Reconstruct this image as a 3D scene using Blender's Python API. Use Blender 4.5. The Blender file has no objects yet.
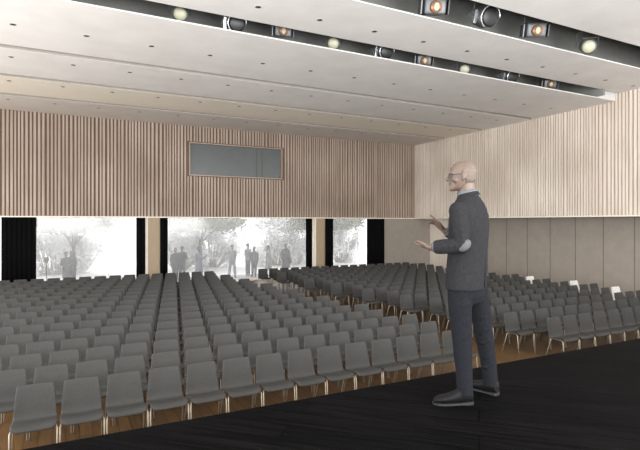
import bpy, bmesh, math, random
from mathutils import Vector, Matrix
random.seed(7)
C = bpy.context.scene.collection
PI = math.pi
EYE = 2.8            # camera above hall floor
STAGE = 1.45         # stage floor above hall floor
F = 494.6; HOR = 222.7; CA = .8896; SA = .4568
def xr(u): return CA*(u-320)+SA*F
def yr(u): return -SA*(u-320)+CA*F
def at(u, Y):                       # world X of image column u on the plane y=Y
    return xr(u)/yr(u)*Y
def zh(u, v, Y): return EYE+(HOR-v)/yr(u)*Y

# ------------------------------------------------------------ materials
def nt(name):
    m = bpy.data.materials.new(name); m.use_nodes = True
    t = m.node_tree; b = t.nodes['Principled BSDF']
    return m, t, b
def rgb(r, g, b): 
    f = lambda c: ((c/255+.055)/1.055)**2.4 if c > 10 else c/255/12.92
    return (f(r), f(g), f(b), 1)
def noise_mat(name, c1, c2, rough=.5, scale=(1, 1, 1), ns=4, detail=4, metal=0, bump=0, rot=0, spec=.5, bscale=None):
    m, t, b = nt(name)
    tc = t.nodes.new('ShaderNodeTexCoord'); mp = t.nodes.new('ShaderNodeMapping')
    mp.inputs['Scale'].default_value = scale; mp.inputs['Rotation'].default_value = (0, 0, rot)
    n = t.nodes.new('ShaderNodeTexNoise'); n.inputs['Scale'].default_value = ns; n.inputs['Detail'].default_value = detail
    r = t.nodes.new('ShaderNodeValToRGB')
    r.color_ramp.elements[0].position = .3; r.color_ramp.elements[1].position = .7
    r.color_ramp.elements[0].color = c1; r.color_ramp.elements[1].color = c2
    t.links.new(tc.outputs['Object'], mp.inputs[0]); t.links.new(mp.outputs[0], n.inputs['Vector'])
    t.links.new(n.outputs[0], r.inputs[0]); t.links.new(r.outputs[0], b.inputs['Base Color'])
    b.inputs['Roughness'].default_value = rough; b.inputs['Metallic'].default_value = metal
    b.inputs['Specular IOR Level'].default_value = spec
    if bump:
        bp = t.nodes.new('ShaderNodeBump'); bp.inputs['Strength'].default_value = bump; bp.inputs['Distance'].default_value = .01
        t.links.new(n.outputs[0], bp.inputs['Height']); t.links.new(bp.outputs[0], b.inputs['Normal'])
    return m
def plank_mat(name, c1, c2, gap, rot, width, rough, spec=.5, grain=.5):
    m, t, b = nt(name); L = t.links.new; N = t.nodes.new
    tc = N('ShaderNodeTexCoord'); mp = N('ShaderNodeMapping'); mp.inputs['Rotation'].default_value = (0, 0, rot)
    L(tc.outputs['Object'], mp.inputs[0])
    br = N('ShaderNodeTexBrick'); br.inputs['Scale'].default_value = 1; br.inputs['Brick Width'].default_value = 2.4
    br.inputs['Row Height'].default_value = width; br.inputs['Mortar Size'].default_value = .006
    br.inputs['Color1'].default_value = c1; br.inputs['Color2'].default_value = c2; br.inputs['Mortar'].default_value = gap
    L(mp.outputs[0], br.inputs['Vector'])
    mp2 = N('ShaderNodeMapping'); mp2.inputs['Scale'].default_value = (1.2, 22, 1); L(mp.outputs[0], mp2.inputs[0])
    n = N('ShaderNodeTexNoise'); n.inputs['Scale'].default_value = 1.6; n.inputs['Detail'].default_value = 6; L(mp2.outputs[0], n.inputs['Vector'])
    r = N('ShaderNodeMapRange'); r.inputs[1].default_value = .3; r.inputs[2].default_value = .7
    r.inputs[3].default_value = 1-grain; r.inputs[4].default_value = 1+grain*.6; L(n.outputs[0], r.inputs[0])
    mx = N('ShaderNodeMix'); mx.data_type = 'RGBA'; mx.blend_type = 'MULTIPLY'; mx.inputs[0].default_value = 1
    L(br.outputs['Color'], mx.inputs[6]); L(r.outputs[0], mx.inputs[7]); L(mx.outputs[2], b.inputs['Base Color'])
    b.inputs['Roughness'].default_value = rough; b.inputs['Specular IOR Level'].default_value = spec
    return m
def slat_mat(name, c1, c2):            # timber slats: tone differs from slat to slat, fine vertical grain
    m, t, b = nt(name); L = t.links.new; N = t.nodes.new
    tc = N('ShaderNodeTexCoord'); mp = N('ShaderNodeMapping'); mp.inputs['Scale'].default_value = (14, 14, .5)
    L(tc.outputs['Object'], mp.inputs[0])
    n = N('ShaderNodeTexNoise'); n.inputs['Scale'].default_value = 1.3; n.inputs['Detail'].default_value = 5; L(mp.outputs[0], n.inputs['Vector'])
    n2 = N('ShaderNodeTexNoise'); n2.inputs['Scale'].default_value = .45; n2.inputs['Detail'].default_value = 1; L(tc.outputs['Object'], n2.inputs['Vector'])
    a = N('ShaderNodeMath'); a.operation = 'ADD'; L(n.outputs[0], a.inputs[0]); L(n2.outputs[0], a.inputs[1])
    h = N('ShaderNodeMath'); h.operation = 'MULTIPLY'; h.inputs[1].default_value = .5; L(a.outputs[0], h.inputs[0])
    r = N('ShaderNodeValToRGB'); r.color_ramp.elements[0].position = .36; r.color_ramp.elements[1].position = .64
    r.color_ramp.elements[0].color = c1; r.color_ramp.elements[1].color = c2
    L(h.outputs[0], r.inputs[0]); L(r.outputs[0], b.inputs['Base Color']); b.inputs['Roughness'].default_value = .6
    return m

M = {}
M['chair'] = noise_mat('chair_plastic', rgb(58, 57, 55), rgb(63, 62, 60), .55, ns=30, spec=.2)
M['chair_white'] = noise_mat('white_chair_plastic', rgb(205, 203, 200), rgb(214, 212, 208), .4, ns=30)  # white shell paints in the bright highlight on the right-end chairs
M['leg'] = noise_mat('chair_leg', rgb(156, 145, 128), rgb(170, 158, 140), .45, ns=20, metal=.2)
M['floor'] = plank_mat('oak_floor', rgb(104, 75, 42), rgb(88, 63, 35), rgb(46, 32, 18), PI/2, .16, .32, .4, .35)
M['stage'] = plank_mat('black_stage_boards', rgb(11, 10, 11), rgb(7, 7, 8), rgb(1, 1, 1), -PI*.75, .22, .7, .03, .75)
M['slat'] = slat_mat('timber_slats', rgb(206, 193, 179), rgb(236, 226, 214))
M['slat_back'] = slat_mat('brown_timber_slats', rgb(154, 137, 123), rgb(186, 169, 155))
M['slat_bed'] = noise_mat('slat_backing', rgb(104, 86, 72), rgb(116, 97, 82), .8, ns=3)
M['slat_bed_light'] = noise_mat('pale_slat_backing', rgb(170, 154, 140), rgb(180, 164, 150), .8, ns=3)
M['panel'] = noise_mat('grey_wall_panel', rgb(150, 142, 133), rgb(158, 149, 139), .7, (1, 1, 1), 3, 6)
M['joint'] = noise_mat('panel_joint', rgb(112, 105, 98), rgb(118, 110, 102), .8)
M['oak'] = noise_mat('oak_veneer', rgb(160, 141, 116), rgb(172, 152, 127), .6, (20, 20, .8), 2, 4)
M['edge'] = noise_mat('pale_edge_trim', rgb(240, 230, 214), rgb(246, 236, 220), .5)
M['ceil'] = noise_mat('ceiling_plaster', rgb(226, 223, 219), rgb(236, 233, 229), .85, (1, 1, 1), 1.2, 6)
M['ceil_warm'] = noise_mat('warm_ceiling_panel', rgb(236, 228, 212), rgb(240, 232, 218), .8, (1, 1, 1), 1.2, 6)  # warm tint paints in light reflected up from the floor
M['ceil_grey'] = noise_mat('grey_ceiling_panel', rgb(214, 208, 202), rgb(222, 216, 210), .85, (1, 1, 1), 1.2, 6)
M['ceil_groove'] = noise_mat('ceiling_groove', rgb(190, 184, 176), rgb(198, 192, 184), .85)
M['gap_edge'] = noise_mat('shadow_gap_edge', rgb(162, 156, 149), rgb(168, 162, 155), .9)  # darker grey paints the groove shade onto the panel edges
M['lip'] = noise_mat('white_lip', rgb(206, 205, 203), rgb(212, 211, 209), .8)
M['slot'] = noise_mat('dark_slot', rgb(128, 128, 124), rgb(136, 136, 132), .8)
M['black'] = noise_mat('black_metal', rgb(30, 30, 31), rgb(38, 38, 39), .4, ns=10)
M['hous'] = noise_mat('spotlight_housing', rgb(96, 98, 100), rgb(112, 114, 116), .4, ns=8, metal=.3)
M['silver'] = noise_mat('silver_metal', rgb(205, 206, 208), rgb(225, 226, 228), .25, ns=10, metal=.8)
M['copper'] = noise_mat('copper_lens', rgb(170, 116, 86), rgb(190, 138, 106), .4, ns=10, metal=.4)
M['lens'] = noise_mat('pale_lens', rgb(170, 168, 142), rgb(184, 182, 156), .35, ns=10)
M['curtain'] = noise_mat('black_curtain', rgb(9, 9, 10), rgb(12, 12, 13), .95, (8, 8, .4), 3, spec=.1)
M['dark'] = noise_mat('dark_tinted_glass', rgb(96, 100, 100), rgb(100, 104, 104), .22, ns=2)
M['dark2'] = noise_mat('dark_mullion', rgb(78, 82, 82), rgb(84, 88, 88), .5, ns=2)
M['ground'] = noise_mat('pale_paving', rgb(240, 240, 240), rgb(246, 246, 246), .9, ns=2)
M['paving'] = noise_mat('grey_paving', rgb(176, 175, 173), rgb(186, 184, 181), .8, ns=2)
M['facade'] = noise_mat('white_render', rgb(244, 244, 244), rgb(248, 248, 248), .9, ns=2)
M['facade_joint'] = noise_mat('facade_joint', rgb(200, 200, 200), rgb(205, 205, 205), .9, ns=2)
M['bark'] = noise_mat('bark', rgb(92, 84, 75), rgb(112, 103, 93), .9, (6, 6, 1), 4)
M['stem'] = noise_mat('pale_stems', rgb(176, 170, 162), rgb(192, 186, 177), .9, (6, 6, 1), 4)
M['leaf'] = noise_mat('olive_leaves', rgb(92, 98, 62), rgb(120, 125, 88), .7, ns=3)
M['leaf_grey'] = noise_mat('grey_leaves', rgb(224, 225, 224), rgb(242, 242, 242), .8, ns=3)
M['skin'] = noise_mat('skin', rgb(78, 63, 54), rgb(92, 75, 65), .5, ns=14)
M['suit'] = noise_mat('suit_wool', rgb(30, 30, 32), rgb(38, 38, 40), .95, (1, 1, 1), 60, 3, bump=.1, spec=.1)
M['trouser'] = noise_mat('trouser_wool', rgb(20, 21, 24), rgb(27, 28, 32), .95, (1, 1, 1), 60, 3, bump=.1, spec=.1)
M['patch'] = noise_mat('grey_patch', rgb(62, 63, 63), rgb(70, 71, 71), .8, ns=40)
M['shirt'] = noise_mat('pale_shirt', rgb(74, 76, 80), rgb(82, 84, 88), .7, ns=20)
M['shoe'] = noise_mat('black_leather', rgb(10, 10, 11), rgb(14, 14, 15), .6, ns=12, spec=.15)
M['hair'] = noise_mat('stubble_hair', rgb(84, 74, 65), rgb(97, 86, 76), .8, ns=60)
M['grey_cloth'] = noise_mat('grey_cloth', rgb(52, 52, 58), rgb(62, 62, 68), .9, ns=8)
M['dark_cloth'] = noise_mat('dark_cloth', rgb(26, 26, 28), rgb(34, 34, 36), .9, ns=8)
M['pale_cloth'] = noise_mat('pale_cloth', rgb(120, 120, 126), rgb(134, 134, 140), .9, ns=8)
M['blue_cloth'] = noise_mat('blue_grey_cloth', rgb(84, 86, 108), rgb(98, 100, 122), .9, ns=8)

def glass_mat():
    m, t, b = nt('hazy_window_glass'); t.nodes.remove(b); N = t.nodes.new; L = t.links.new
    o = [n for n in t.nodes if n.type == 'OUTPUT_MATERIAL'][0]
    tr = N('ShaderNodeBsdfTransparent'); tr.inputs[0].default_value = (1, 1, 1, 1)
    tl = N('ShaderNodeBsdfTranslucent'); tl.inputs[0].default_value = (.97, .97, .97, 1)
    df = N('ShaderNodeBsdfGlossy'); df.inputs['Roughness'].default_value = .1
    mx = N('ShaderNodeMixShader'); mx.inputs[0].default_value = .14
    mx2 = N('ShaderNodeMixShader'); mx2.inputs[0].default_value = .03
    L(tr.outputs[0], mx.inputs[1]); L(tl.outputs[0], mx.inputs[2])
    L(mx.outputs[0], mx2.inputs[1]); L(df.outputs[0], mx2.inputs[2]); L(mx2.outputs[0], o.inputs[0])
    return m
M['glass'] = glass_mat()
def clear_glass():
    m, t, b = nt('spectacle_glass'); t.nodes.remove(b); N = t.nodes.new; L = t.links.new
    o = [n for n in t.nodes if n.type == 'OUTPUT_MATERIAL'][0]
    tr = N('ShaderNodeBsdfTransparent'); g = N('ShaderNodeBsdfGlossy'); g.inputs['Roughness'].default_value = .05
    mx = N('ShaderNodeMixShader'); mx.inputs[0].default_value = .1
    L(tr.outputs[0], mx.inputs[1]); L(g.outputs[0], mx.inputs[2]); L(mx.outputs[0], o.inputs[0]); return m
M['clear'] = clear_glass()

# ------------------------------------------------------------ mesh helpers
def box(bm, x0, y0, z0, x1, y1, z1):
    v = [bm.verts.new(p) for p in ((x0, y0, z0), (x1, y0, z0), (x1, y1, z0), (x0, y1, z0), (x0, y0, z1), (x1, y0, z1), (x1, y1, z1), (x0, y1, z1))]
    for f in ((3, 2, 1, 0), (4, 5, 6, 7), (0, 1, 5, 4), (1, 2, 6, 5), (2, 3, 7, 6), (3, 0, 4, 7)): bm.faces.new([v[i] for i in f])
def loft(bm, rings, n=16, cap=True):
    """rings: (centre, U, V) ellipse half-axis vectors"""
    R = []
    for c, U, V in rings:
        c, U, V = Vector(c), Vector(U), Vector(V)
        R.append([bm.verts.new(c+U*math.cos(2*PI*i/n)+V*math.sin(2*PI*i/n)) for i in range(n)])
    for a, b in zip(R, R[1:]):
        for i in range(n): bm.faces.new((a[i], a[(i+1) % n], b[(i+1) % n], b[i]))
    if cap: bm.faces.new(R[0][::-1]); bm.faces.new(R[-1])
def tube(bm, pts, rads, n=8, round_ends=False):
    pts = [Vector(p) for p in pts]
    if isinstance(rads, (int, float)): rads = [rads]*len(pts)
    if round_ends:
        d0 = (pts[0]-pts[1]).normalized(); d1 = (pts[-1]-pts[-2]).normalized()
        a, b = rads[0], rads[-1]
        pts = [pts[0]+d0*a*.95, pts[0]+d0*a*.6]+pts+[pts[-1]+d1*b*.6, pts[-1]+d1*b*.95]
        rads = [a*.3, a*.8]+list(rads)+[b*.8, b*.3]
    rings = []; ref = None
    for i, p in enumerate(pts):
        d = (pts[min(i+1, len(pts)-1)]-pts[max(i-1, 0)]).normalized()
        if ref is None: ref = Vector((0, 0, 1)) if abs(d.z) < .9 else Vector((1, 0, 0))
        U = (ref-d*ref.dot(d)).normalized(); V = d.cross(U); ref = U
        rings.append((p, U*rads[i], V*rads[i]))
    loft(bm, rings, n)
def link(name, bm, mat, parent=None, smooth=False):
    bmesh.ops.recalc_face_normals(bm, faces=bm.faces)
    me = bpy.data.meshes.new(name); bm.to_mesh(me); bm.free()
    me.materials.append(mat)
    if smooth: me.polygons.foreach_set('use_smooth', [True]*len(me.polygons))
    o = bpy.data.objects.new(name, me); C.objects.link(o)
    if parent: o.parent = parent
    return o
def bake(o, mods):
    """apply modifiers so the mesh itself carries the shape"""
    for typ, kw in mods:
        m = o.modifiers.new(typ.lower(), typ)
        for k, v in kw.items(): setattr(m, k, v)
    dg = bpy.context.evaluated_depsgraph_get(); dg.update()
    me = bpy.data.meshes.new_from_object(o.evaluated_get(dg))
    mats = list(o.data.materials); o.modifiers.clear(); o.data = me
    me.materials.clear()
    for m in mats: me.materials.append(m)
    me.polygons.foreach_set('use_smooth', [True]*len(me.polygons))
    return o
def voxel(o, size, it=3):
    return bake(o, [('REMESH', dict(mode='VOXEL', voxel_size=size)), ('SMOOTH', dict(iterations=it, factor=.5))])
def empty(name, loc=(0, 0, 0), rz=0):
    o = bpy.data.objects.new(name, None); C.objects.link(o); o.location = loc; o.rotation_euler = (0, 0, rz)
    o.empty_display_size = .1; return o
def tag(o, label=None, cat=None, group=None, kind=None):
    if label: o['label'] = label
    if cat: o['category'] = cat
    if group: o['group'] = group
    if kind: o['kind'] = kind
    return o
def struct(name, bm, mat, label, parent=None):
    o = link(name, bm, mat, parent)
    if not parent: tag(o, label, name.split('_')[0], kind='structure')
    return o
ORD = ['first', 'second', 'third', 'fourth', 'fifth', 'sixth', 'seventh', 'eighth', 'ninth', 'tenth', 'eleventh', 'twelfth',
       'thirteenth', 'fourteenth', 'fifteenth', 'sixteenth', 'seventeenth', 'eighteenth', 'nineteenth', 'twentieth', 'twenty-first', 'twenty-second']

# ------------------------------------------------------------ the room
YB = 22.5; XR = 17.6; H = EYE+4.37; H1 = EYE+4.62; H0 = EYE+4.87; SB = EYE+.265
XL = -7.0
bm = bmesh.new(); box(bm, XL, 1.5, -.1, 19.2, YB+.4, 0)
struct('floor', bm, M['floor'], 'brown oak plank floor of the hall under the chairs')
bm = bmesh.new(); box(bm, XL, -3.5, STAGE-.08, 19.2, 3.43, STAGE); box(bm, XL, 3.3, 0, 19.2, 3.40, STAGE-.08)
o = struct('stage_platform', bm, M['stage'], 'black plank stage platform in the foreground'); o['category'] = 'stage'

def slats(name, mat, bed, label, along, a0, a1, z0, z1, plane, sgn, pitch, holes=()):
    """vertical slats on a wall; along = 0 (runs in x) or 1 (runs in y)"""
    bm = bmesh.new(); a = a0
    while a < a1-.02:
        p = pitch*random.choice((.8, .9, 1, 1, 1.15, 1.3)); w = min(p*random.uniform(.5, .62), .09); d = random.uniform(.035, .06)
        segs = [(z0, z1)]
        for h in holes:
            if a+w > h[0]-.03 and a < h[1]+.03: segs = [(z0, h[2]-.04), (h[3]+.04, z1)]
        for s in segs:
            if along == 0: box(bm, a, plane-d, s[0], min(a+w, a1), plane, s[1])
            else: box(bm, plane-d, a, s[0], plane, min(a+w, a1), s[1])
        a += p
    return struct(name, bm, mat, label)
hx0, hx1, hz0, hz1 = 4.93, 9.45, 4.93, 6.43
# back wall, upper: backing with an opening for the control-room window
bm = bmesh.new()
box(bm, XL, YB, SB, hx0, YB+.3, H+.2); box(bm, hx1, YB, SB, XR+1.6, YB+.3, H+.2)
box(bm, hx0, YB, SB, hx1, YB+.3, hz0); box(bm, hx0, YB, hz1, hx1, YB+.3, H+.2)
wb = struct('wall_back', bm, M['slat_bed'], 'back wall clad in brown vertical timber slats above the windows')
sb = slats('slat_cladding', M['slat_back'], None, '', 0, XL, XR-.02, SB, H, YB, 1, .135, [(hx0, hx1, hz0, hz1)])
for k in list(sb.keys()): del sb[k]
sb.parent = wb
bm = bmesh.new(); box(bm, XR, 5.0, SB, XR+.3, YB, H1+1.2)
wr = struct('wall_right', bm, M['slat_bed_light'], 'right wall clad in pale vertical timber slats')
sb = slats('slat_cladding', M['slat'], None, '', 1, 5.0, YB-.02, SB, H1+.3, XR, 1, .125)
for k in list(sb.keys()): del sb[k]
sb.parent = wr
# lower walls
XW = 18.83
bm = bmesh.new(); box(bm, XW, 3.5, 0, XW+.2, YB+.3, SB+.3)
box(bm, XR+.3, 5, SB+.0, XW, YB, SB+.2)
wl = struct('wall_right', bm, M['panel'], 'grey panelled lower right wall behind the chairs')
bm = bmesh.new()
y = 5.0
while y < 22.4: box(bm, XW-.012, y, 0, XW+.01, y+.025, SB); y += 1.203
link('panel_joints', bm, M['joint'], wl)
bm = bmesh.new(); box(bm, at(384, YB), YB, 0, XW-.002, YB+.3, SB)
struct('wall_back', bm, M['panel'], 'plain grey lower back wall beside the wide black curtain')
bm = bmesh.new(); box(bm, XW-.16, YB-1.5, 0, XW-.014, YB-.02, SB)
struct('trim_1', bm, M['slat'], 'pale timber strip at the far corner of the right wall')
bm = bmesh.new(); box(bm, XL, YB-.09, SB-.045, XR+.3, YB+.28, SB); box(bm, XR-.07, 5, SB-.045, XR+.28, YB-.09, SB)
struct('trim_2', bm, M['edge'], 'pale edge trim along the foot of the slatted walls')  # pale colour stands in for light on the soffit
bm = bmesh.new(); box(bm, XL-.2, 12, 0, XL, YB+.3, H)
struct('wall_left', bm, M['panel'], 'plain left wall outside the frame')

# window wall: columns, curtains, panes
def column(n, u0, u1, label, pale=None):
    bm = bmesh.new(); box(bm, at(u0, YB), YB-.05, 0, at(u1, YB), YB+.35, SB-.046)
    o = struct('trim_%d' % n, bm, M['oak'], label)
    if pale:
        bm = bmesh.new(); box(bm, at(u0, YB)-.06, YB-.02, 0, at(u0, YB)-.002, YB+.3, SB-.046); p = link('edge_post', bm, M['edge'], o)
column(3, 148, 160, 'pale oak column between the left and middle windows', 1)
column(4, 316, 325, 'pale oak column between the middle and right windows', 1)
def curtain(u0, u1, label):
    bm = bmesh.new(); x0, x1 = at(u0, YB-.16), at(u1, YB-.16); n = max(6, int((x1-x0)/.035)); pr = []
    for i in range(n+1):
        x = x0+(x1-x0)*i/n
        pr.append((x, YB-.16+.045*math.sin(i*1.35)))
    fr = [[bm.verts.new((x, y, z)) for z in (.02, SB-.05)] for x, y in pr]
    bk = [[bm.verts.new((x, y+.02, z)) for z in (.02, SB-.05)] for x, y in pr]
    for i in range(n):
        bm.faces.new((fr[i][0], fr[i+1][0], fr[i+1][1], fr[i][1])); bm.faces.new((bk[i][0], bk[i][1], bk[i+1][1], bk[i+1][0]))
        bm.faces.new((fr[i][1], fr[i+1][1], bk[i+1][1], bk[i][1])); bm.faces.new((fr[i][0], bk[i][0], bk[i+1][0], fr[i+1][0]))
    for i in (0, n): bm.faces.new((fr[i][0], fr[i][1], bk[i][1], bk[i][0]))
    o = link('curtain', bm, M['curtain'], None, True)
    tag(o, label, 'curtain', 'black curtains drawn back beside the windows'); return o
curtain(1.2, 36.2, 'wide black pleated curtain at the far left of the left window')
curtain(136.3, 145.5, 'narrow black curtain at the right side of the left window')
curtain(160.2, 167.6, 'narrow black curtain left of the middle window beside oak column')
curtain(306, 312.6, 'narrow black curtain at the right side of the middle window')
curtain(325.4, 333, 'narrow black curtain left of the small right window')
curtain(367, 384, 'wide black curtain right of the small right window beside grey wall')
def window(n, x0, x1, mull, label):
    bm = bmesh.new(); w = .03
    box(bm, x0, YB+.3, 0, x0+w, YB+.36, SB); box(bm, x1-w, YB+.3, 0, x1, YB+.36, SB)
    box(bm, x0+w, YB+.3, 0, x1-w, YB+.36, .05); box(bm, x0+w, YB+.3, SB-.04, x1-w, YB+.36, SB)
    o = struct('window_%d' % n, bm, M['edge'], label)
    xs = [x0+w]+mull+[x1-w]
    for a, b in zip(xs, xs[1:]):
        bm = bmesh.new(); box(bm, a+.004, YB+.325, .05, b-.004, YB+.335, SB-.04); link('glass_pane', bm, M['glass'], o)
    for m_ in mull:
        bm = bmesh.new(); box(bm, m_-.004, YB+.31, .05, m_+.004, YB+.35, SB-.04); link('mullion', bm, M['facade_joint'], o)
window(1, at(-6, YB), at(147, YB), [at(109, YB)], 'left full-height window with a tree and people outside')
window(2, at(160, YB), at(314, YB), [], 'wide middle window with people standing outside')
window(3, at(325, YB), at(384, YB), [at(361, YB)], 'small right window with pale tree outside')
# control-room window
bm = bmesh.new(); w = .035
box(bm, hx0, YB-.06, hz0, hx0+w, YB+.3, hz1); box(bm, hx1-w, YB-.06, hz0, hx1, YB+.3, hz1)
box(bm, hx0+w, YB-.06, hz0, hx1-w, YB+.3, hz0+.04); box(bm, hx0+w, YB-.06, hz1-.04, hx1-w, YB+.3, hz1)
wc = struct('window_4', bm, M['slat_back'], 'dark control room window high in the slatted back wall')
bm = bmesh.new(); box(bm, hx0+w, YB+.10, hz0+.04, hx1-w, YB+.13, hz1-.04); link('glass_pane', bm, M['dark'], wc)
for u in (257, 262.5):
    bm = bmesh.new(); box(bm, at(u, YB), YB+.085, hz0+.04, at(u, YB)+.03, YB+.1, hz1-.04); link('mullion', bm, M['dark2'], wc)

# ceiling: panels with shallow grooves, then two spotlight troughs, the nearest panels highest
def cpanel(th, y0, y1, z, mat, label, x1=XR):
    bm = bmesh.new(); box(bm, XL, y0, z, x1, y1, z+th)
    o = struct('ceiling', bm, mat, label)
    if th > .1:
        bm = bmesh.new(); box(bm, XL, y0-.008, z+.004, x1, y0, z+th); link('shadow_gap_edge', bm, M['gap_edge'], o)  # thin grey strip added as the shade in the groove
    return o
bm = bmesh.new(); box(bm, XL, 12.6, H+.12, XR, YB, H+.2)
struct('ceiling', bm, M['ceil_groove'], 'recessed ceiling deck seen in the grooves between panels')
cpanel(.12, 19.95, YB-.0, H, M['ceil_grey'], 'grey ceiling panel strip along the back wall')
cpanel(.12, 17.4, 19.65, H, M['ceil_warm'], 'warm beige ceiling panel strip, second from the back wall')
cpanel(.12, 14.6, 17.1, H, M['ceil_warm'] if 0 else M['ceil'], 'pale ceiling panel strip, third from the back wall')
cpanel(.03, 10.99, 14.3, H, M['ceil'], 'pale ceiling panel strip behind the far spotlight trough')
cpanel(.03, 8.85, 10.79, H1, M['ceil'], 'white ceiling panel strip between the two spotlight troughs')
cpanel(.03, -3.5, 8.12, H0, M['ceil'], 'white ceiling panel over the stage')
def trough(y0, y1, z, xe, label, yfront):
    bm = bmesh.new()
    box(bm, XL, y1, z+.03, xe, y1+.1, z+1.5)            # far side
    box(bm, XL, y0-.1, z+.35, xe, y0, z+1.5)            # near side, above the nearer panel
    box(bm, XL, y0-.1, z+1.5, xe, y1+.1, z+1.6)         # lid
    box(bm, xe, y0-.1, z+.04, xe+.1, y1+.1, z+1.6)      # end
    box(bm, XL, yfront+.01, z+.031, xe, y1, z+.04)     # dark top of the rear panel
    o = struct('ceiling', bm, M['slot'], label)
    bm = bmesh.new(); box(bm, XL, yfront-.02, z-.004, xe+.02, yfront, z+.031)
    link('panel_lip', bm, M['lip'], o)
    bm = bmesh.new(); tube(bm, [(XL, y0+.55, z+1.2), (xe, y0+.55, z+1.2)], .03); link('lighting_pipe', bm, M['black'], o, True)
    return o
trough(10.79, 12.4, H, 16.45, 'dark spotlight trough across the middle of the ceiling', 10.99)
trough(8.12, 10.0, H1, XR, 'dark spotlight trough nearest the stage', 8.85)
bm = bmesh.new(); box(bm, 16.47, 10.97, H-.0, XR, 10.99, H1+.13)
struct('trim_5', bm, M['lip'], 'white end face of the ceiling panel at the right wall')

# recessed ceiling spots (dark)
bm = bmesh.new(); n = 20
loft(bm, [((0, 0, -.006), (.062, 0, 0), (0, .062, 0)), ((0, 0, .03), (.062, 0, 0), (0, .062, 0))], n)
can0 = link('ceiling_spot', bm, M['black'], None, True)
ring_bm = bmesh.new()
for i in range(n):
    a, b = 2*PI*i/n, 2*PI*(i+1)/n
    ring_bm.faces.new([ring_bm.verts.new((r*math.cos(t), r*math.sin(t), z)) for r, t, z in ((.063, a, -.008), (.063, b, -.008), (.072, b, -.003), (.072, a, -.003))])
ring0 = link('trim_ring', ring_bm, M['ceil_grey'], can0)
rows = [(20.6, H, -1.83, 1.472, 'nearest the back wall'), (17.9, H, -1.56, 1.47, 'second from the back wall'),
        (15.3, H, -1.29, 1.467, 'third from the back wall'), (12.78, H, -1.04, 1.46, 'behind the far trough'),
        (10.02, H1, 5.14-1.485*3, 1.485, 'between the two troughs')]
first = True
for Y, z, x0, p, where in rows:
    k = 0; vis = 0
    while x0+k*p < XR-.3:
        x = x0+k*p
        cz = x*SA+Y*CA; u = 320+(x*CA-Y*SA)/cz*F; v = HOR-(z-EYE)/cz*F
        if -4 < u < 644 and v > -2:
            if first: o, rg = can0, ring0; first = False
            else:
                o = can0.copy(); C.objects.link(o); rg = ring0.copy(); C.objects.link(rg); rg.parent = o
            o.location = (x, Y, z)
            tag(o, 'black ceiling spot, %s from left in the row %s' % (ORD[vis], where), 'ceiling light', 'recessed ceiling spots')
            vis += 1
        k += 1

# ------------------------------------------------------------ stage spotlights in the troughs
def disc_ring(bm, y0, y1, r, n=24, cap=True): loft(bm, [((0, y0, 0), (r, 0, 0), (0, 0, r)), ((0, y1, 0), (r, 0, 0), (0, 0, r))], n, cap)
def spot(kind):
    t = empty('stage_spotlight'); 
    if kind == 'A':      # round pale lens, short can, yoke and barn door
        bm = bmesh.new(); loft(bm, [((0, y, 0), (r, 0, 0), (0, 0, r)) for y, r in ((.34, .07), (.3, .12), (.1, .15), (0, .16), (-.06, .17))], 24); link('housing', bm, M['hous'], t, True)
        bm = bmesh.new(); loft(bm, [((0, y, 0), (r, 0, 0), (0, 0, r)) for y, r in ((-.05, .14), (-.075, .13), (-.09, .08))], 24); link('lens', bm, M['lens'], t, True)
        bm = bmesh.new(); box(bm, -.17, -.20, .175, .17, -.06, .185); link('barn_door', bm, M['black'], t)
    elif kind == 'B':    # open round par can with bright rim
        bm = bmesh.new(); loft(bm, [((0, y, 0), (r, 0, 0), (0, 0, r)) for y, r in ((.4, .08), (.34, .14), (.1, .2), (-.1, .2))], 28)
        link('housing', bm, M['hous'], t, True)
        bm = bmesh.new()
        pts = [(.21*math.cos(a), -.11, .21*math.sin(a)) for a in [2*PI*i/28 for i in range(20)]]
        tube(bm, pts, .012, 6); link('rim', bm, M['silver'], t, True)
        bm = bmesh.new(); loft(bm, [((0, -.10, 0), (.18, 0, 0), (0, 0, .18)), ((0, -.115, 0), (.15, 0, 0), (0, 0, .15))], 24); link('lens', bm, M['black'], t, True)
        bm = bmesh.new()
        for i in range(5): box(bm, -.27, .02+i*.07, -.14+i*.03, -.2, .05+i*.07, .1-i*.02)
        link('cooling_fins', bm, M['silver'], t)
    else:                # boxy head with copper coloured lens
        bm = bmesh.new(); box(bm, -.2, -.05, -.13, .2, .3, .15); o = link('housing', bm, M['hous'], t)
        bake(o, [('BEVEL', dict(width=.04, segments=3))])
        bm = bmesh.new(); loft(bm, [((0, -.05, 0), (.11, 0, 0), (0, 0, .11)), ((0, -.12, 0), (.1, 0, 0), (0, 0, .1))], 24); link('lens', bm, M['copper'], t, True)
        bm = bmesh.new(); loft(bm, [((.0, -.12, .0), (.06, 0, 0), (0, 0, .085)), ((0, -.13, 0), (.04, 0, 0), (0, 0, .06))], 20); link('lens_cap', bm, M['lens'], t, True)
        for s in (-1, 1):
            bm = bmesh.new(); box(bm, s*.25-.012, -.02, -.12, s*.25+.012, .2, .12); link('side_bracket', bm, M['hous' if s < 0 else 'black'], t)
    bm = bmesh.new(); w = .26 if kind == 'B' else .22
    tube(bm, [(-w, .1, 0), (-w, .1, .28), (0, .1, .34), (w, .1, .28), (w, .1, 0)], .011, 6); link('yoke', bm, M['hous'], t, True)
    bm = bmesh.new(); tube(bm, [(0, .1, .34), (0, .1, .7)], .014, 6); link('hanger', bm, M['black'], t)
    return t
LB = {'A': ('round spotlight with pale yellow lens', ), 'B': ('large round spotlight with silver rim', ), 'C': ('boxy spotlight with copper coloured lens', )}
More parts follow.
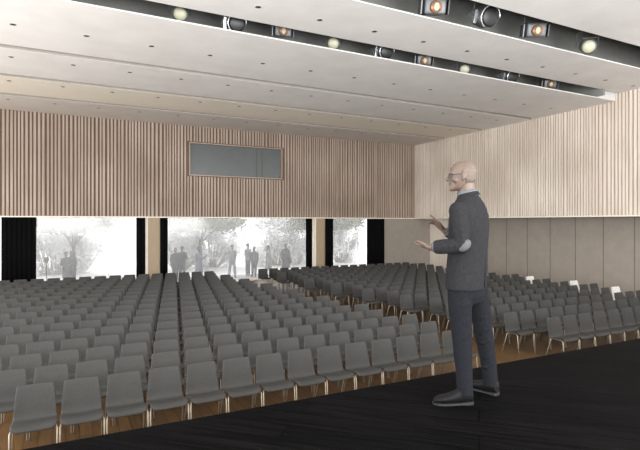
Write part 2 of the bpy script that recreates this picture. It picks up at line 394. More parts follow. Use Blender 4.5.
def put_spots(lst, Y, sc, tag_where):
    for i, (u, v, k) in enumerate(lst):
        t = spot(k); x = at(u, Y); z = zh(u, v, Y)
        t.location = (x, Y, z); t.scale = (sc,)*3; t.rotation_euler = (math.radians(20), 0, -math.atan2(x, Y)*{'A': .75, 'B': .15, 'C': .6}[k])
        tag(t, '%s, %s from left in the %s trough' % (LB[k][0], ORD[i], tag_where), 'spotlight', 'stage spotlights hung in the ceiling troughs')
put_spots([(180, 14, 'A'), (236, 23.5, 'B'), (283, 31, 'C'), (333, 43.5, 'A'), (385, 51.5, 'B'), (424, 60.5, 'C'), (464, 69.5, 'A'), (511, 76.5, 'B'), (550, 84, 'C')], 11.3, 1.05, 'far')
put_spots([(435, 7, 'C'), (487, 17, 'B'), (536, 30.5, 'C'), (588, 46.5, 'A')], 8.75, 1.25, 'near')

# ------------------------------------------------------------ chairs
def shell_mesh(mat, name='seat_shell'):
    prof = [(-.215, .405, .19), (-.21, .432, .226), (-.188, .452, .24), (-.13, .456, .244), (-.05, .442, .244), (.04, .424, .243), (.10, .415, .241),
            (.145, .422, .238), (.172, .455, .235), (.188, .53, .229), (.206, .62, .221), (.225, .71, .212), (.243, .79, .203), (.248, .812, .199), (.25, .823, .188)]
    bm = bmesh.new(); G = []
    for i, (y, z, w) in enumerate(prof):
        row = []
        back = max(0, min(1, (i-6)/3))
        for j in range(9):
            s = (j-4)/4; e = s*s
            row.append(bm.verts.new((w*s, y-.25-back*.022*e*(1 if i < 13 else .7), z+(1-back)*.018*e*(1 if i > 1 else .2))))
        G.append(row)
    for a, b in zip(G, G[1:]):
        for j in range(8): bm.faces.new((a[j], a[j+1], b[j+1], b[j]))
    o = link(name, bm, mat)
    bake(o, [('SOLIDIFY', dict(thickness=.012, offset=0)), ('SUBSURF', dict(levels=1))])
    return o
def chair_leg(bm, sx, front):
    if front: tube(bm, [(sx*.16, -.38, .428), (sx*.232, -.405, .422), (sx*.239, -.43, .40), (sx*.240, -.465, 0)], .010, 8)
    else: tube(bm, [(sx*.16, -.17, .422), (sx*.215, -.15, .418), (sx*.228, -.14, .40), (sx*.240, -.02, 0)], .010, 8)
chair0 = empty('stacking_chair')
sh = shell_mesh(M['chair']); sh.parent = chair0
parts0 = [sh]
for sx in (-1, 1):
    for fr in (1, 0):
        bm = bmesh.new(); chair_leg(bm, sx, fr); parts0.append(link('leg', bm, M['leg'], chair0, True))
bm = bmesh.new()
for sx in (-1, 1): box(bm, sx*.17-.012, -.40, .418, sx*.17+.012, -.17, .426)
box(bm, -.17, -.28, .415, .17, -.25, .424)
parts0.append(link('under_frame', bm, M['leg'], chair0))
highlight_me = sh.data.copy(); highlight_me.materials.clear(); highlight_me.materials.append(M['chair_white'])  # shell copy with the highlight painted as white

allc = []
for k in range(17):
    Y = 7.0+.815*k
    nm = 'front row' if k == 0 else ('back row' if k == 16 else '%s row' % ORD[k])
    # left block
    xmax = 6.78-.115*(Y-7); xmin = -.1003*Y-.28; x0 = 1.193+.155*k; xs = []
    n = math.floor((xmax-x0)/.508); x = x0+n*.508; c = 0
    while x > xmin and not (k == 0 and x < -.5):
        allc.append((x, Y, 'left', c, nm, False)); c += 1; x -= .508
    x0 = 9.07+.155*k; L = 8.62-.1*(Y-7); n = -math.floor((x0-L)/.505); x = x0+n*.505; c = 0
    if k == 0: x = 9.07
    xs = []
    while x < 15.5:
        cz = x*SA+Y*CA; u = 320+(x*CA-Y*SA)/cz*F
        if u < 668: xs.append(x)
        x += .505
    for c, x in enumerate(xs):
        allc.append((x, Y, 'right', c, nm, (x+.505 >= 15.5) and k in (3, 5, 7, 10, 12)))
allc.sort(key=lambda c: c[0]*SA+c[1]*CA)
print('CHAIRS', len(allc))
near = [c for c in allc if c[5]]; near = sorted(near+[c for c in allc if not c[5]][:300-len(near)], key=lambda c: c[0]*SA+c[1]*CA)
far = [c for c in allc if c not in near]
for i, (x, y, side, c, nm, white) in enumerate(near):
    if i == 0: o = chair0; ps = parts0
    else:
        o = chair0.copy(); C.objects.link(o); ps = []
        for p in parts0:
            q = p.copy(); C.objects.link(q); q.parent = o; ps.append(q)
    o.location = (x, y, 0)
    if white: ps[0].data = highlight_me
    if c == 0: lab = '%s shell chair at the aisle end of the %s, %s seating block' % ('white' if white else 'grey', nm, side)
    else: lab = '%s shell chair, %s from the aisle in the %s of the %s block' % ('white' if white else 'grey', ORD[c], nm, side)
    tag(o, lab, 'chair', 'grey shell chairs in the %s block' % side if not white else 'white shell chairs by the right wall')
# the rest, far back: one mesh
one = bmesh.new()
for p in parts0:
    one.from_mesh(p.data)
ome = bpy.data.meshes.new('tmp'); 
nshell = len(parts0[0].data.polygons)
one.faces.ensure_lookup_table()
for i, f in enumerate(one.faces): f.material_index = 0 if i < nshell else 1
one.to_mesh(ome); one.free()
big = bmesh.new()
for (x, y, side, c, nm, white) in far:
    ome.transform(Matrix.Translation((x, y, 0))); 
    big.from_mesh(ome)
    ome.transform(Matrix.Translation((-x, -y, 0)))
me = bpy.data.meshes.new('distant_chairs'); big.to_mesh(me); big.free()
me.materials.append(M['chair']); me.materials.append(M['leg'])
me.polygons.foreach_set('use_smooth', [True]*len(me.polygons))
o = bpy.data.objects.new('distant_chairs', me); C.objects.link(o)
tag(o, 'distant grey shell chairs filling the rearmost rows before the windows', 'chairs', kind='stuff')

# ------------------------------------------------------------ the speaker on stage
def V3(r, d, z): return Vector((r, d, z))
man = empty('person', (0, 0, 0)); 
zd = 3.81; mr = 1.14
man.location = (mr*CA+zd*SA, -mr*SA+zd*CA, STAGE); man.rotation_euler = (0, 0, -math.atan2(SA, CA))
tag(man, 'bald man in dark grey suit standing on the stage gesturing with both hands', 'person')
ang = math.radians(40); Lt = Vector((-math.sin(ang), -math.cos(ang), 0)); Fw = Vector((-math.cos(ang), math.sin(ang), 0))
def er(c, w, t, tilt=0): return (Vector(c), Lt*w, Fw*t+Vector((0, 0, tilt)))
# body: torso, legs, arms, hands, neck, head in one continuous mesh
bm = bmesh.new()
loft(bm, [er((0, 0, .82), .15, .10), er((-.01, 0, .95), .165, .11), er((-.005, 0, 1.1), .14, .095), er((.0, .0, 1.3), .155, .1), er((.01, .0, 1.42), .16, .09), er((.005, .0, 1.5), .10, .07), er((-.01, 0, 1.56), .06, .06)], 20)
hf = math.radians(14); Lh = Vector((-math.sin(hf), -math.cos(hf), 0)); Fh = Vector((-math.cos(hf), math.sin(hf), 0))
def hp(f, l, z): return Vector((-.045, 0, 0))+Fh*f+Lh*l+Vector((0, 0, z))
# neck
loft(bm, [(Vector((.0, 0, 1.50)), Lh*.07, Fh*.075), (Vector((-.008, 0, 1.58)), Lh*.062, Fh*.066), (Vector((-.018, 0, 1.66)), Lh*.06, Fh*.066)], 18)
def add_head(bm, P=hp, s=1):
    # skull
    prof = [(1.600, .035, .045, .035), (1.615, .025, .062, .05), (1.635, .012, .080, .058), (1.66, .004, .088, .066), (1.69, -.001, .094, .071), (1.72, -.003, .098, .075),
            (1.75, -.004, .0985, .077), (1.775, -.005, .094, .074), (1.797, -.007, .080, .063), (1.812, -.009, .057, .046), (1.822, -.011, .028, .023)]
    loft(bm, [(P(f, 0, z), Vector(P(f, 1, z)-P(f, 0, z))*w, Vector(P(f+1, 0, z)-P(f, 0, z))*t) for z, f, t, w in prof], 28)
    # jaw and chin
    loft(bm, [(P(.07, 0, 1.594), Lh*.022, Fh*.018), (P(.066, 0, 1.607), Lh*.034, Fh*.03), (P(.055, 0, 1.632), Lh*.045, Fh*.035)], 14)
    # nose, brow, lips, cheeks, ears
    tube(bm, [P(.088, 0, 1.722), P(.101, 0, 1.70), P(.112, 0, 1.682)], [.009, .011, .0145], 10, True)
    for s_ in (-1, 1):
        tube(bm, [P(.106, s_*.012, 1.681), P(.100, s_*.014, 1.683)], .008, 8, True)
        tube(bm, [P(.090, s_*.012, 1.728), P(.089, s_*.035, 1.732), P(.070, s_*.057, 1.726)], [.008, .008, .006], 8, True)
        tube(bm, [P(.062, s_*.042, 1.69), P(.05, s_*.052, 1.675)], .02, 10, True)
        loft(bm, [(P(-.008, s_*.069, 1.705), Vector((0, 0, .022)), Fh*.012), (P(-.012, s_*.081, 1.708), Vector((0, 0, .031)), Fh*.018), (P(-.015, s_*.087, 1.709), Vector((0, 0, .031)), Fh*.018)], 12)
        tube(bm, [P(-.005, s_*.078, 1.675), P(-.004, s_*.08, 1.685)], .008, 8, True)
    tube(bm, [P(.086, -.02, 1.657), P(.0955, 0, 1.659), P(.086, .02, 1.657)], [.004, .0065, .004], 8, True)
    tube(bm, [P(.083, -.018, 1.647), P(.0925, 0, 1.646), P(.083, .018, 1.647)], [.004, .0075, .004], 8, True)
add_head(bm)
# arms under the sleeves
LS = V3(-.115, -.135, 1.44); LE = V3(-.105, -.21, 1.185); LW = V3(-.318, -.12, 1.165)
RS = V3(.13, .15, 1.44); RE = V3(.11, .33, 1.20); RW = V3(-.115, .27, 1.285)
tube(bm, [V3(0, 0, 1.42), LS, (LS+LE)/2, LE, (LE+LW)/2, LW], [.06, .05, .042, .036, .034, .025], 12, True)
tube(bm, [V3(0.02, 0, 1.42), RS, (RS+RE)/2, RE, (RE+RW)/2, RW], [.06, .05, .042, .036, .034, .025], 12, True)
def hand(bm, W, d, n, thumb_side, curl, spread=.6, L=.185, index_out=False):
    """W wrist, d direction of the fingers, n palm normal (faces the palm side)"""
    d = d.normalized(); n = (n-d*n.dot(d)).normalized(); s = d.cross(n).normalized()*thumb_side   # s: towards the thumb side
    P = lambda a, b, c=0: W+d*a+s*b+n*c
    loft(bm, [(P(-.03, 0), s*.025, n*.020), (P(0, 0), s*.027, n*.018), (P(.03, .0), s*.036, n*.016), (P(.07, -.001), s*.041, n*.014), (P(.092, -.002), s*.040, n*.012)], 16)
    for i, (b, ln, r) in enumerate(((.030, .072, .0088), (.010, .080, .009), (-.011, .074, .0086), (-.031, .058, .0078))):
        c = curl*(.35+.3*i) if not (index_out and i == 0) else .12
        a1, a2, a3 = c*.5, c*1.2, c*1.8
        p0 = P(.082, b*.95); e = b*spread*.35
        def st(p, ang, l): return p+(d*math.cos(ang)+n*math.sin(ang))*l+s*e*l/.06
        p1 = st(p0, a1*.5, .016); p2 = st(p1, a1, ln*.42); p3 = st(p2, a2, ln*.32); p4 = st(p3, a3, ln*.26)
        tube(bm, [p0, p1, p2, p3, p4], [r*1.05, r*1.08, r, r*.92, r*.8], 8, True)
    t0 = P(.02, .022, .006); t1 = P(.045, .048, .014); t2 = P(.072, .062, .018); t3 = P(.094, .066, .02)
    tube(bm, [t0, t1, t2, t3], [.014, .0125, .0105, .0088], 8, True)
hand(bm, LW, V3(-.40, .90, .06), V3(.35, .1, 1), -1, .55)
hand(bm, RW, V3(-.62, .1, .62), V3(-.6, -.35, -.6), 1, .9, index_out=True)
# legs
LH = V3(-.075, -.07, .86); LK = V3(-.075, -.09, .49); LA = V3(-.045, -.11, .085)
RH = V3(.075, .08, .86); RK = V3(.15, .10, .48); RA = V3(.208, .095, .085)
tube(bm, [LH, (LH+LK)/2, LK, LK*.6+LA*.4, LA], [.08, .068, .052, .05, .034], 14, True)
tube(bm, [RH, (RH+RK)/2, RK, RK*.6+RA*.4, RA], [.08, .068, .052, .05, .034], 14, True)
tube(bm, [V3(0, 0, .9), LH], [.1, .08], 14, True); tube(bm, [V3(0, 0, .9), RH], [.1, .08], 14, True)
body = link('body', bm, M['skin'], man); voxel(body, .0045, 2)
# hair stubble cap around the back and sides
bm = bmesh.new()
def hcap(z, f, t, w, a0, n=22):
    out = []
    for i in range(n+1):
        a = a0+(2*PI-2*a0)*i/n
        out.append(hp(f+t*math.cos(a), w*math.sin(a), z))
    return out
rows_ = [hcap(1.655, .004, .089, .067, 1.95), hcap(1.69, -.001, .0955, .0725, 1.75), hcap(1.72, -.003, .0995, .0765, 1.55), hcap(1.745, -.004, .0998, .0783, 1.5), hcap(1.765, -.0045, .0975, .0765, 1.7)]
vr = [[bm.verts.new(p) for p in r] for r in rows_]
for a, b in zip(vr, vr[1:]):
    for i in range(len(a)-1): bm.faces.new((a[i], a[i+1], b[i+1], b[i]))
hair = link('hair', bm, M['hair'], man, True)
bake(hair, [('SOLIDIFY', dict(thickness=.004, offset=0))]); tag(hair, 'short grey-brown stubble around the bald crown')
# eyes
for s_ in (-1, 1):
    bm = bmesh.new(); bmesh.ops.create_uvsphere(bm, u_segments=12, v_segments=8, radius=.011, matrix=Matrix.Translation(hp(.083, s_*.031, 1.712)))
    link('eye', bm, M['shirt'], man, True)
# spectacles
bm = bmesh.new()
for s_ in (-1, 1):
    tube(bm, [hp(.100+.0*a, s_*.033+.024*math.cos(a), 1.708+.018*math.sin(a)) for a in [2*PI*i/14 for i in range(15)]], .0018, 6)
    tube(bm, [hp(.099, s_*.057, 1.714), hp(.06, s_*.078, 1.716), hp(-.01, s_*.082, 1.722), hp(-.03, s_*.080, 1.712)], .002, 6)
tube(bm, [hp(.101, -.010, 1.712), hp(.105, 0, 1.716), hp(.101, .010, 1.712)], .0018, 6)
gl = link('spectacles', bm, M['black'], man, True)
for s_ in (-1, 1):
    bm = bmesh.new(); loft(bm, [(hp(.0995, s_*.033, 1.708), Lh*.023, Vector((0, 0, .017))), (hp(.1005, s_*.033, 1.708), Lh*.023, Vector((0, 0, .017)))], 14); link('lens', bm, M['clear'], gl)
# shirt collar and cuffs
bm = bmesh.new()
loft(bm, [(Vector((.002, 0, 1.545)), Lh*.082, Fh*.088+Vector((0, 0, -.02))), (Vector((-.006, 0, 1.585)), Lh*.072, Fh*.077+Vector((0, 0, -.014))), (Vector((-.012, 0, 1.597)), Lh*.069, Fh*.073+Vector((0, 0, -.012)))], 24)
col = link('shirt_collar', bm, M['shirt'], man, True)
for A, B in ((LE, LW), (RE, RW)):
    bm = bmesh.new(); d = (B-A).normalized(); tube(bm, [B-d*.05, B-d*.018], [.036, .034], 16)
    link('shirt_cuff', bm, M['shirt'], man, True)
# jacket
bm = bmesh.new()
loft(bm, [er((-.018, -.0, .845), .196, .140), er((-.016, -.0, .90), .196, .143), er((-.010, 0, 1.0), .188, .145), er((-.004, 0, 1.12), .180, .142), er((.002, 0, 1.22), .186, .142),
          er((.006, 0, 1.32), .2, .142), er((.008, .0, 1.40), .208, .133), er((.010, .0, 1.46), .195, .115), er((.010, .0, 1.505), .155, .098), er((.006, .0, 1.54), .105, .083), er((.0, .0, 1.568), .078, .073)], 28)
def sleeve(S, E, W, r0, r1, r2, r3):
    d = (W-E).normalized()
    tube(bm, [S+Vector((0, 0, .0)), S*.6+E*.4, S*.25+E*.75, E, E*.7+W*.3, E*.3+W*.7, W-d*.03], [r0, r0*.95, r1*1.02, r1, r1*.98, r2, r3], 16, False)
    # elbow and shoulder fill
    bmesh.ops.create_uvsphere(bm, u_segments=14, v_segments=10, radius=r1*1.04, matrix=Matrix.Translation(E))
    bmesh.ops.create_uvsphere(bm, u_segments=14, v_segments=10, radius=r0*1.0, matrix=Matrix.Translation(S))
sleeve(LS, LE, LW, .068, .058, .055, .048); sleeve(RS, RE, RW, .068, .058, .05, .046)
# folds: shallow ridges on sleeve and back
for i in range(5):
    a = LS.lerp(LE, .25+.15*i); tube(bm, [a+V3(-.055, -.02, .02), a+V3(-.01, -.06, -.005), a+V3(.045, -.045, -.03)], [.006, .013, .006], 8, True)
for i in range(3):
    a = LE.lerp(LW, .2+.2*i); tube(bm, [a+V3(.01, -.04, .05), a+V3(-.01, -.058, 0), a+V3(0, -.03, -.05)], [.004, .010, .004], 8, True)
jk = link('jacket', bm, M['suit'], man); voxel(jk, .007, 4)
# jacket vent and seam lines, lapel/collar roll, elbow patch
bm = bmesh.new()
loft(bm, [(Vector((.003, 0, 1.545)), Lh*.09, Fh*.088+Vector((0, 0, -.022))), (Vector((-.003, 0, 1.572)), Lh*.079, Fh*.080+Vector((0, 0, -.018))), (Vector((-.006, 0, 1.578)), Lh*.075, Fh*.076+Vector((0, 0, -.018)))], 24)
link('jacket_collar', bm, M['suit'], jk, True)
bm = bmesh.new()
bmesh.ops.create_uvsphere(bm, u_segments=20, v_segments=12, radius=1, matrix=Matrix.Translation(LE+V3(.008, -.028, .0)) @ Matrix.Rotation(-.75, 4, 'Y') @ Matrix.Diagonal((.055, .034, .038, 1)))
link('elbow_patch', bm, M['patch'], jk, True)['label'] = 'light grey oval elbow patch'
bm = bmesh.new()
bk = -Fw
tube(bm, [Vector((-.01, 0, z))+bk*(t+.001)+Lt*.0 for z, t in ((.86, .142), (.95, .144), (1.05, .144), (1.12, .142))], .003, 6)
link('back_vent', bm, M['trouser'], jk, True)
# trousers
bm = bmesh.new()
loft(bm, [er((-.012, 0, .98), .165, .12), er((-.012, 0, .88), .172, .127), er((-.005, 0, .80), .165, .12), er((.0, .0, .74), .13, .095)], 24)
tube(bm, [V3(-.075, -.06, .86), V3(-.084, -.08, .70), V3(-.072, -.09, .48), V3(-.062, -.10, .26), V3(-.058, -.11, .13), V3(-.052, -.112, .062)], [.098, .086, .074, .064, .059, .058], 18)
tube(bm, [V3(.075, .07, .86), V3(.115, .09, .70), V3(.155, .10, .48), V3(.19, .10, .26), V3(.204, .098, .13), V3(.208, .096, .062)], [.098, .084, .072, .062, .057, .056], 18)
rnd = random.Random(3)
for base, top in ((V3(-.06, -.10, .10), V3(-.075, -.09, .8)), (V3(.2, .10, .10), V3(.1, .08, .8))):   # cloth creases
    for i in range(9):
        f = (.03, .08, .13, .2, .3, .48, .6, .75, .9)[i]; c = base.lerp(top, f); r = .05+.028*f
        a = rnd.uniform(-1.9, -1.0); sw = rnd.uniform(.7, 1.2)
        pts = [c+Vector((math.cos(a+t*sw)*r, math.sin(a+t*sw)*r, rnd.uniform(-.012, .012)+t*.03)) for t in (-1, -.4, .3, 1)]
        tube(bm, pts, [.004, .008, .008, .004], 8, True)
tr = link('trousers', bm, M['trouser'], man); voxel(tr, .0075, 4)
# shoes
def shoe(heel, toe):
    bm = bmesh.new(); d = (toe-heel).normalized(); s = Vector((-d.y, d.x, 0)); L = (toe-heel).length; U = Vector((0, 0, 1))
    # rounded rings along the length
    prof = [(.00, .022, .030, .0), (.03, .033, .052, .0), (.16, .038, .058, 0), (.32, .038, .056, 0), (.46, .041, .043, 0), (.62, .047, .034, 0), (.78, .048, .028, 0), (.91, .038, .023, 0), (.985, .022, .016, 0), (1.0, .01, .008, 0)]
    loft(bm, [(heel+d*L*t+U*(.012+h), s*w, U*h) for t, w, h, _ in prof], 18)
    loft(bm, [(heel+d*L*.13+U*.06, s*.034, d*.045), (heel+d*L*.15+U*.10, s*.036, d*.046)], 16)
    o = link('shoe', bm, M['shoe'], man); voxel(o, .005, 2)
    bm = bmesh.new(); R = []
    for t, w in ((-.01, .02), (.03, .036), (.16, .041), (.32, .037), (.46, .042), (.62, .050), (.78, .051), (.92, .040), (1.0, .022), (1.02, .008)):
        c = heel+d*L*t; z = .022 if t < .3 else .014
        R.append([bm.verts.new(c+s*w), bm.verts.new(c-s*w), bm.verts.new(c-s*w+U*z), bm.verts.new(c+s*w+U*z)])
    for a, b in zip(R, R[1:]):
        for i in range(4): bm.faces.new((a[i], a[(i+1) % 4], b[(i+1) % 4], b[i]))
    bm.faces.new(R[0]); bm.faces.new(R[-1][::-1]); link('sole', bm, M['black'], o)
    bm = bmesh.new()
    for q in (.36, .42, .48):
        c = heel+d*L*q+U*(.098-.05*(q-.3)/.2*.9); tube(bm, [c-s*.016, c+U*.004, c+s*.016], .0025, 6)
    link('laces', bm, M['black'], o)
shoe(V3(.0, -.115, 0), V3(-.295, -.125, 0)); shoe(V3(.250, .055, 0), V3(.085, .27, 0))

# ------------------------------------------------------------ outside
bm = bmesh.new(); box(bm, -40, YB+.41, -.12, 75, 75, -.02)
o = struct('ground', bm, M['ground'], 'pale paved ground outside the windows')
bm = bmesh.new(); box(bm, XL, YB+.41, -.02, 20, 25.6, 0)
struct('terrace', bm, M['paving'], 'narrow grey paved terrace just outside the windows')
def bldg(x0, x1, y, h, joints, label):
    bm = bmesh.new(); box(bm, x0, y, -.02, x1, y+6, h); o = tag(link('building', bm, M['facade']), label, 'building')
    bm = bmesh.new()
    for j in joints: box(bm, j, y-.02, 0, j+.05, y, h)
    link('facade_joint', bm, M['facade_joint'], o)
bldg(at(95, 44), at(200, 44), 44, 9, [at(109.5, 44), at(128, 44)], 'pale white building seen faintly through the left window')
bldg(at(232, 46), at(262, 46), 46, 9, [at(240, 46)], 'pale white building seen faintly through the middle window')
bldg(at(345, 48), at(420, 48), 48, 9, [at(350, 48), at(356, 48)], 'pale white building seen faintly through the right window')

def tree(u, Y, h_fork, crown, label, nleaf, lsize, mat, seed, trunk_r=.16, stems=1):
    r = random.Random(seed); x = at(u, Y); t = empty('tree', (x, Y, -.02)); tag(t, label, 'tree')
    bm = bmesh.new(); tips = []
    tube(bm, [(0, 0, 0), (.03, 0, h_fork*.5), (0, 0, h_fork)], [trunk_r*1.2, trunk_r, trunk_r*.85], 10)
    cx, cz, rx, rz = crown
    for i in range(9):
        a = 2*PI*i/9+r.uniform(-.3, .3); e = r.uniform(.35, .95)
        p = Vector((0, 0, h_fork*.97)); q = Vector((cx+math.cos(a)*rx*e*.6, math.sin(a)*rx*e*.5, cz+r.uniform(-.3, .3)*rz)); m_ = p.lerp(q, .5)+Vector((0, 0, .1))
        tube(bm, [p, m_, q], [trunk_r*.5, trunk_r*.3, trunk_r*.12], 6); tips.append(q)
        for j in range(4):
            q2 = q+Vector((r.uniform(-1, 1)*rx*.4, r.uniform(-1, 1)*rx*.3, r.uniform(-.4, .8)*rz*.6)); tube(bm, [m_.lerp(q, .6), q2], [trunk_r*.14, trunk_r*.05], 5); tips.append(q2)
    link('trunk', bm, M['bark'], t, True)
    bm = bmesh.new()
    for i in range(nleaf):
        c = r.choice(tips)+Vector((r.gauss(0, rx*.16), r.gauss(0, rx*.14), r.gauss(0, rz*.2)))
        a = Vector((r.gauss(0, 1), r.gauss(0, 1), r.gauss(0, 1))).normalized(); b = a.orthogonal().normalized(); s = lsize*r.uniform(.6, 1.3)
        v = [bm.verts.new(c+a*s), bm.verts.new(c+b*s*.5+a*s*.1), bm.verts.new(c-a*s), bm.verts.new(c-b*s*.5+a*s*.1)]; bm.faces.new(v)
    link('foliage', bm, mat, t)
tree(73.5, 28.5, 1.6, (.0, 2.95, 2.5, .9), 'pale tree with a slim forked trunk outside the left window', 9000, .13, M['leaf'], 1, .10)
tree(200, 28.5, 1.65, (.3, 3.0, 2.5, .9), 'pale tree with a forked trunk outside the middle window', 9000, .13, M['leaf'], 2, .10)
tree(321, 28.5, 1.65, (.3, 2.95, 2.5, .9), 'pale tree half hidden by the oak column between windows', 9000, .13, M['leaf'], 5, .10)
def bush(u, Y, w, h, label, seed, n=6500):
    w *= .8; r = random.Random(seed); t = empty('tall_shrub', (at(u, Y), Y, -.02)); tag(t, label, 'shrub', 'pale grey shrubs far outside')
    bm = bmesh.new()
    cl = []
    for i in range(30):
        q = Vector((r.uniform(-1, 1)*w, r.uniform(-.6, .6), r.uniform(.1, 1)*h))
        q.x *= (1-.35*abs(q.z/h-.35)); cl.append(q)
        tube(bm, [(q.x*.3, 0, 0), (q.x*.7, q.y*.5, q.z*.5), tuple(q)], [.05, .035, .012], 5)
    link('stems', bm, M['stem'], t, True)
    bm = bmesh.new()
    for i in range(n):
        c = r.choice(cl)+Vector((r.gauss(0, w*.13), r.gauss(0, .3), r.gauss(0, h*.08)))
        if c.z < .03: c.z = .05
        a = Vector((r.gauss(0, 1), r.gauss(0, 1), r.gauss(0, 1))).normalized(); b = a.orthogonal().normalized(); s = .1*r.uniform(.6, 1.3)
        bm.faces.new([bm.verts.new(c+a*s), bm.verts.new(c+b*s*.55), bm.verts.new(c-a*s), bm.verts.new(c-b*s*.55)])
    link('foliage', bm, M['leaf_grey'], t)
bush(52, 30.5, 2.0, 3.3, 'pale grey shrub behind the left end of left window', 11)
bush(78, 31, 1.6, 3.2, 'pale grey shrub right of the tree in the left window', 12, 5000)
bush(180, 30.5, 1.9, 3.3, 'pale grey shrub behind the pair of dark figures', 13)
bush(212, 31, 1.9, 3.3, 'pale grey shrub right of the tree in the middle window', 14)
bush(275, 30.5, 1.9, 3.3, 'pale grey shrub behind the two figures at the window right side', 15)
bush(296, 31, 1.6, 3.2, 'pale grey shrub at the right end of middle window', 16, 5000)
bush(341, 30.5, 1.6, 3.3, 'pale grey shrub seen through the small right window', 17)

# garden lamp and planter, left window
t = empty('garden_lamp', (at(46.5, 27), 27, -.02)); tag(t, 'small dark post lamp outside the left window', 'lamp')
bm = bmesh.new(); tube(bm, [(0, 0, 0), (0, 0, .95)], .02); link('post', bm, M['dark_cloth'], t)
bm = bmesh.new(); loft(bm, [((0, 0, z), (r, 0, 0), (0, r, 0)) for z, r in ((.9, .03), (.98, .10), (1.12, .11), (1.18, .04))], 12); link('lamp_head', bm, M['dark_cloth'], t, True)

def figure(u, Y, h, face, top, bottom, label, dress=False, hat=False, stride=.0, arm='down', hairlong=False, bag=False):
    """simple standing person; face = heading in radians (0 looks towards -y, the hall)"""
    t = empty('person', (at(u, Y), Y, 0), face); s = h/1.75; t.scale = (s, s, s); tag(t, label, 'person', None)
    bm = bmesh.new(); X, Yv = Vector((1, 0, 0)), Vector((0, 1, 0))
    E = lambda z, w, d, x=0, y=0: (Vector((x, y, z)), X*w, Yv*d)
    loft(bm, [E(.84, .15, .1), E(.98, .155, .11), E(1.1, .13, .095), E(1.3, .17, .11), E(1.42, .17, .1), E(1.47, .09, .07), E(1.5, .055, .055)], 16)
    loft(bm, [E(1.45, .05, .05), E(1.56, .048, .05)], 12)
    loft(bm, [E(1.53, .035, .04, 0, -.02), E(1.57, .06, .075), E(1.64, .072, .092), E(1.70, .07, .088), E(1.75, .03, .04)], 16)
    tube(bm, [(0, -.09, 1.66), (0, -.11, 1.62)], [.008, .012], 8, True)
    for sx in (-1, 1):
        k = sx*stride
        tube(bm, [(sx*.08, 0, .9), (sx*.09, -k*.6, .48), (sx*.09, -k*.8+(.06 if k < 0 else 0), .08)], [.085, .058, .036], 12, True)
        fy = -k*.8+(.06 if k < 0 else 0)
        tube(bm, [(sx*.09, fy+.03, .035), (sx*.095, fy-.16, .03)], [.035, .03], 10, True)
        if arm == 'down' or (arm == 'phone' and sx > 0): P = [(sx*.19, 0, 1.4), (sx*.235, .02+k*.3, 1.12), (sx*.24, -.05+k*.8, .88)]
        elif arm == 'hold': P = [(sx*.19, 0, 1.4), (sx*.24, .02, 1.13), (sx*.08, -.2, 1.12)]
        else: P = [(sx*.19, 0, 1.4), (sx*.25, -.06, 1.15), (sx*.2, -.28, 1.3)]
        tube(bm, P, [.052, .042, .028], 10, True)
        q = Vector(P[2]); d = (q-Vector(P[1])).normalized()
        tube(bm, [q, q+d*.09], [.026, .03], 8, True)
        for fi in range(4): tube(bm, [q+d*.07+Vector((0, (fi-1.5)*.016, 0)), q+d*(.15+.01*(fi in (1, 2)))+Vector((0, (fi-1.5)*.018, 0))], .008, 6, True)
        tube(bm, [q+d*.03+Vector((0, -.02, 0)), q+d*.09+Vector((0, -.045, 0))], .009, 6, True)
    b = link('body', bm, M['skin'], t); voxel(b, .012, 1)
    bm = bmesh.new()
    zt = .80 if not dress else .45
    if dress: R = [E(.42, .26, .2), E(.6, .23, .17), E(.9, .18, .135), E(1.1, .145, .11)]
    else: R = [E(.82, .19, .14), E(1.0, .18, .135), E(1.1, .165, .125)]
    loft(bm, R+[E(1.3, .19, .13), E(1.42, .19, .12), E(1.475, .11, .085), E(1.5, .07, .065)], 18)
    for sx in (-1, 1):
        k = sx*stride
        if arm == 'down' or (arm == 'phone' and sx > 0): P = [(sx*.19, 0, 1.4), (sx*.235, .02+k*.3, 1.12), (sx*.24, -.04+k*.7, .93)]
        elif arm == 'hold': P = [(sx*.19, 0, 1.4), (sx*.24, .02, 1.13), (sx*.11, -.17, 1.12)]
        else: P = [(sx*.19, 0, 1.4), (sx*.25, -.06, 1.15), (sx*.205, -.24, 1.27)]
        tube(bm, P, [.065, .056, .045], 12, True)
    c = link('dress' if dress else 'coat', bm, M[top], t); voxel(c, .015, 2)
    if not dress:
        bm = bmesh.new(); loft(bm, [E(.98, .16, .12), E(.84, .165, .12), E(.76, .13, .1)], 16)
        for sx in (-1, 1):
            k = sx*stride; tube(bm, [(sx*.08, 0, .86), (sx*.09, -k*.6, .48), (sx*.09, -k*.8+(.06 if k < 0 else 0), .09)], [.1, .075, .06], 12)
        c = link('trousers', bm, M[bottom], t); voxel(c, .015, 2)
    bm = bmesh.new()
    loft(bm, [E(1.60 if not hairlong else 1.42, .066 if not hairlong else .085, .06, 0, .045), E(1.66, .079, .082, 0, .022), E(1.72, .079, .09, 0, .012), E(1.765, .045, .05, 0, .01)], 14)
    link('hair', bm, M['dark_cloth'], t, True)
    if hat:
        bm = bmesh.new(); loft(bm, [E(1.70, .16, .17), E(1.715, .16, .17), E(1.72, .09, .1), E(1.80, .08, .09), E(1.82, .05, .06)], 18); link('hat', bm, M['dark_cloth'], t, True)
    if bag:
        bm = bmesh.new(); loft(bm, [E(.7, .05, .15, .27), E(.95, .05, .13, .27)], 12)
        g = bm; tube(g, [(.27, -.1, .95), (.25, 0, 1.2), (.27, .1, .95)], .01, 6); link('handbag', g, M['dark_cloth'], t, True)
    return t
figure(66.2, 23.6, 1.56, .5, 'grey_cloth', 'grey_cloth', 'person in grey standing at left of the pair by the left tree', arm='hold')
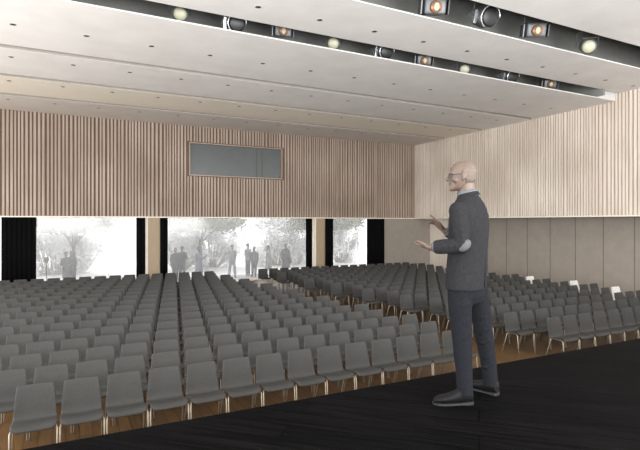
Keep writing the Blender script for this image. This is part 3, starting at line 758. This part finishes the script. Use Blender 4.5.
figure(71.2, 24.3, 1.54, -.6, 'grey_cloth', 'dark_cloth', 'person in dark trousers standing right of the pair by left tree', arm='hold')
figure(175.4, 23.6, 1.62, .3, 'dark_cloth', 'dark_cloth', 'person in dark clothes at the left of the middle window pair', arm='down')
figure(182.1, 24.3, 1.64, -.4, 'dark_cloth', 'dark_cloth', 'broad person in dark clothes holding something, right of the dark pair', arm='hold')
figure(199, 23.9, 1.60, 1.9, 'blue_cloth', 'blue_cloth', 'person in long blue-grey dress and hat with raised hands', True, True, arm='phone')
figure(232.3, 24.6, 1.66, .2, 'pale_cloth', 'pale_cloth', 'pale figure in coat walking alone in the middle window', stride=.18)
figure(247.9, 24.8, 1.71, .6, 'pale_cloth', 'grey_cloth', 'person in pale shirt standing left in the talking pair', arm='hold')
figure(254.0, 24.1, 1.56, -.8, 'grey_cloth', 'grey_cloth', 'person in grey coat standing right in the talking pair', arm='down')
figure(268.5, 24.4, 1.6, 1.5, 'pale_cloth', 'pale_cloth', 'long-haired person in pale dress walking left in middle window', True, stride=.12, hairlong=True)
figure(285.8, 24.1, 1.68, .1, 'dark_cloth', 'dark_cloth', 'person in dark dress carrying a handbag near the right curtain', True, bag=True)

# ------------------------------------------------------------ light, world, camera
w = bpy.data.worlds.new('World'); bpy.context.scene.world = w; w.use_nodes = True
bg = w.node_tree.nodes['Background']; bg.inputs[0].default_value = (.98, .99, 1, 1); bg.inputs[1].default_value = 2.2
def area(name, loc, rot, sx, sy, power, col=(1, 1, 1)):
    l = bpy.data.lights.new(name, 'AREA'); l.shape = 'RECTANGLE'; l.size = sx; l.size_y = sy; l.energy = power; l.color = col
    o = bpy.data.objects.new(name, l); C.objects.link(o); o.location = loc; o.rotation_euler = rot; return o
def spotl(name, loc, target, power, size, blend=.6, r=.12, col=(1, .95, .88)):
    l = bpy.data.lights.new(name, 'SPOT'); l.energy = power; l.spot_size = size; l.spot_blend = blend; l.shadow_soft_size = r; l.color = col
    o = bpy.data.objects.new(name, l); C.objects.link(o); o.location = loc
    o.rotation_euler = (Vector(target)-Vector(loc)).to_track_quat('-Z', 'Y').to_euler(); return o
mp = man.location
spotl('wall_washer', (12.6, 3.6, 6.6), (17.6, 9.5, 5.2), 700, 1.9, 1, .4, (1, .98, .95))  # added unseen fill that brightens the near right wall
area('side_daylight', (XL+.1, 6.5, 2.6), (PI/2, 0, -PI/2), 11, 4.5, 1150)  # added fill on the open left side, standing in for daylight
area('stage_daylight', (4, -3.4, 3.4), (PI/2+.6, 0, 0), 16, 4, 2600)  # added fill behind the camera, lifts the ceiling and walls
area('rear_left_uplight', (XL+.2, 17, 3.2), (PI/2+.35, 0, -PI/2), 9, 2, 450, (1, .96, .9))  # added unseen fill tilted up towards the rear ceiling
spotl('stage_beam', (at(283, 11.3), 10.7, H1-.1), (mp.x+.3, mp.y-.5, STAGE+.6), 260, .42, .8, .15)

cam = bpy.data.cameras.new('camera'); co = bpy.data.objects.new('camera', cam); C.objects.link(co)
co.location = (0, 0, EYE); co.rotation_euler = (PI/2, 0, -math.atan2(SA, CA))
cam.sensor_width = 36; cam.lens = F/640*36; cam.shift_y = -(225-HOR)/640; cam.clip_start = .05; cam.clip_end = 300
sc = bpy.context.scene; sc.camera = co
sc.view_settings.view_transform = 'Standard'; sc.view_settings.look = 'None'; sc.view_settings.gamma = 1
sc.view_settings.use_curve_mapping = False; sc.view_settings.exposure = .1
try:
    sc.cycles.use_denoising = True; sc.cycles.max_bounces = 8; sc.cycles.diffuse_bounces = 5; sc.cycles.transparent_max_bounces = 12
except Exception: pass
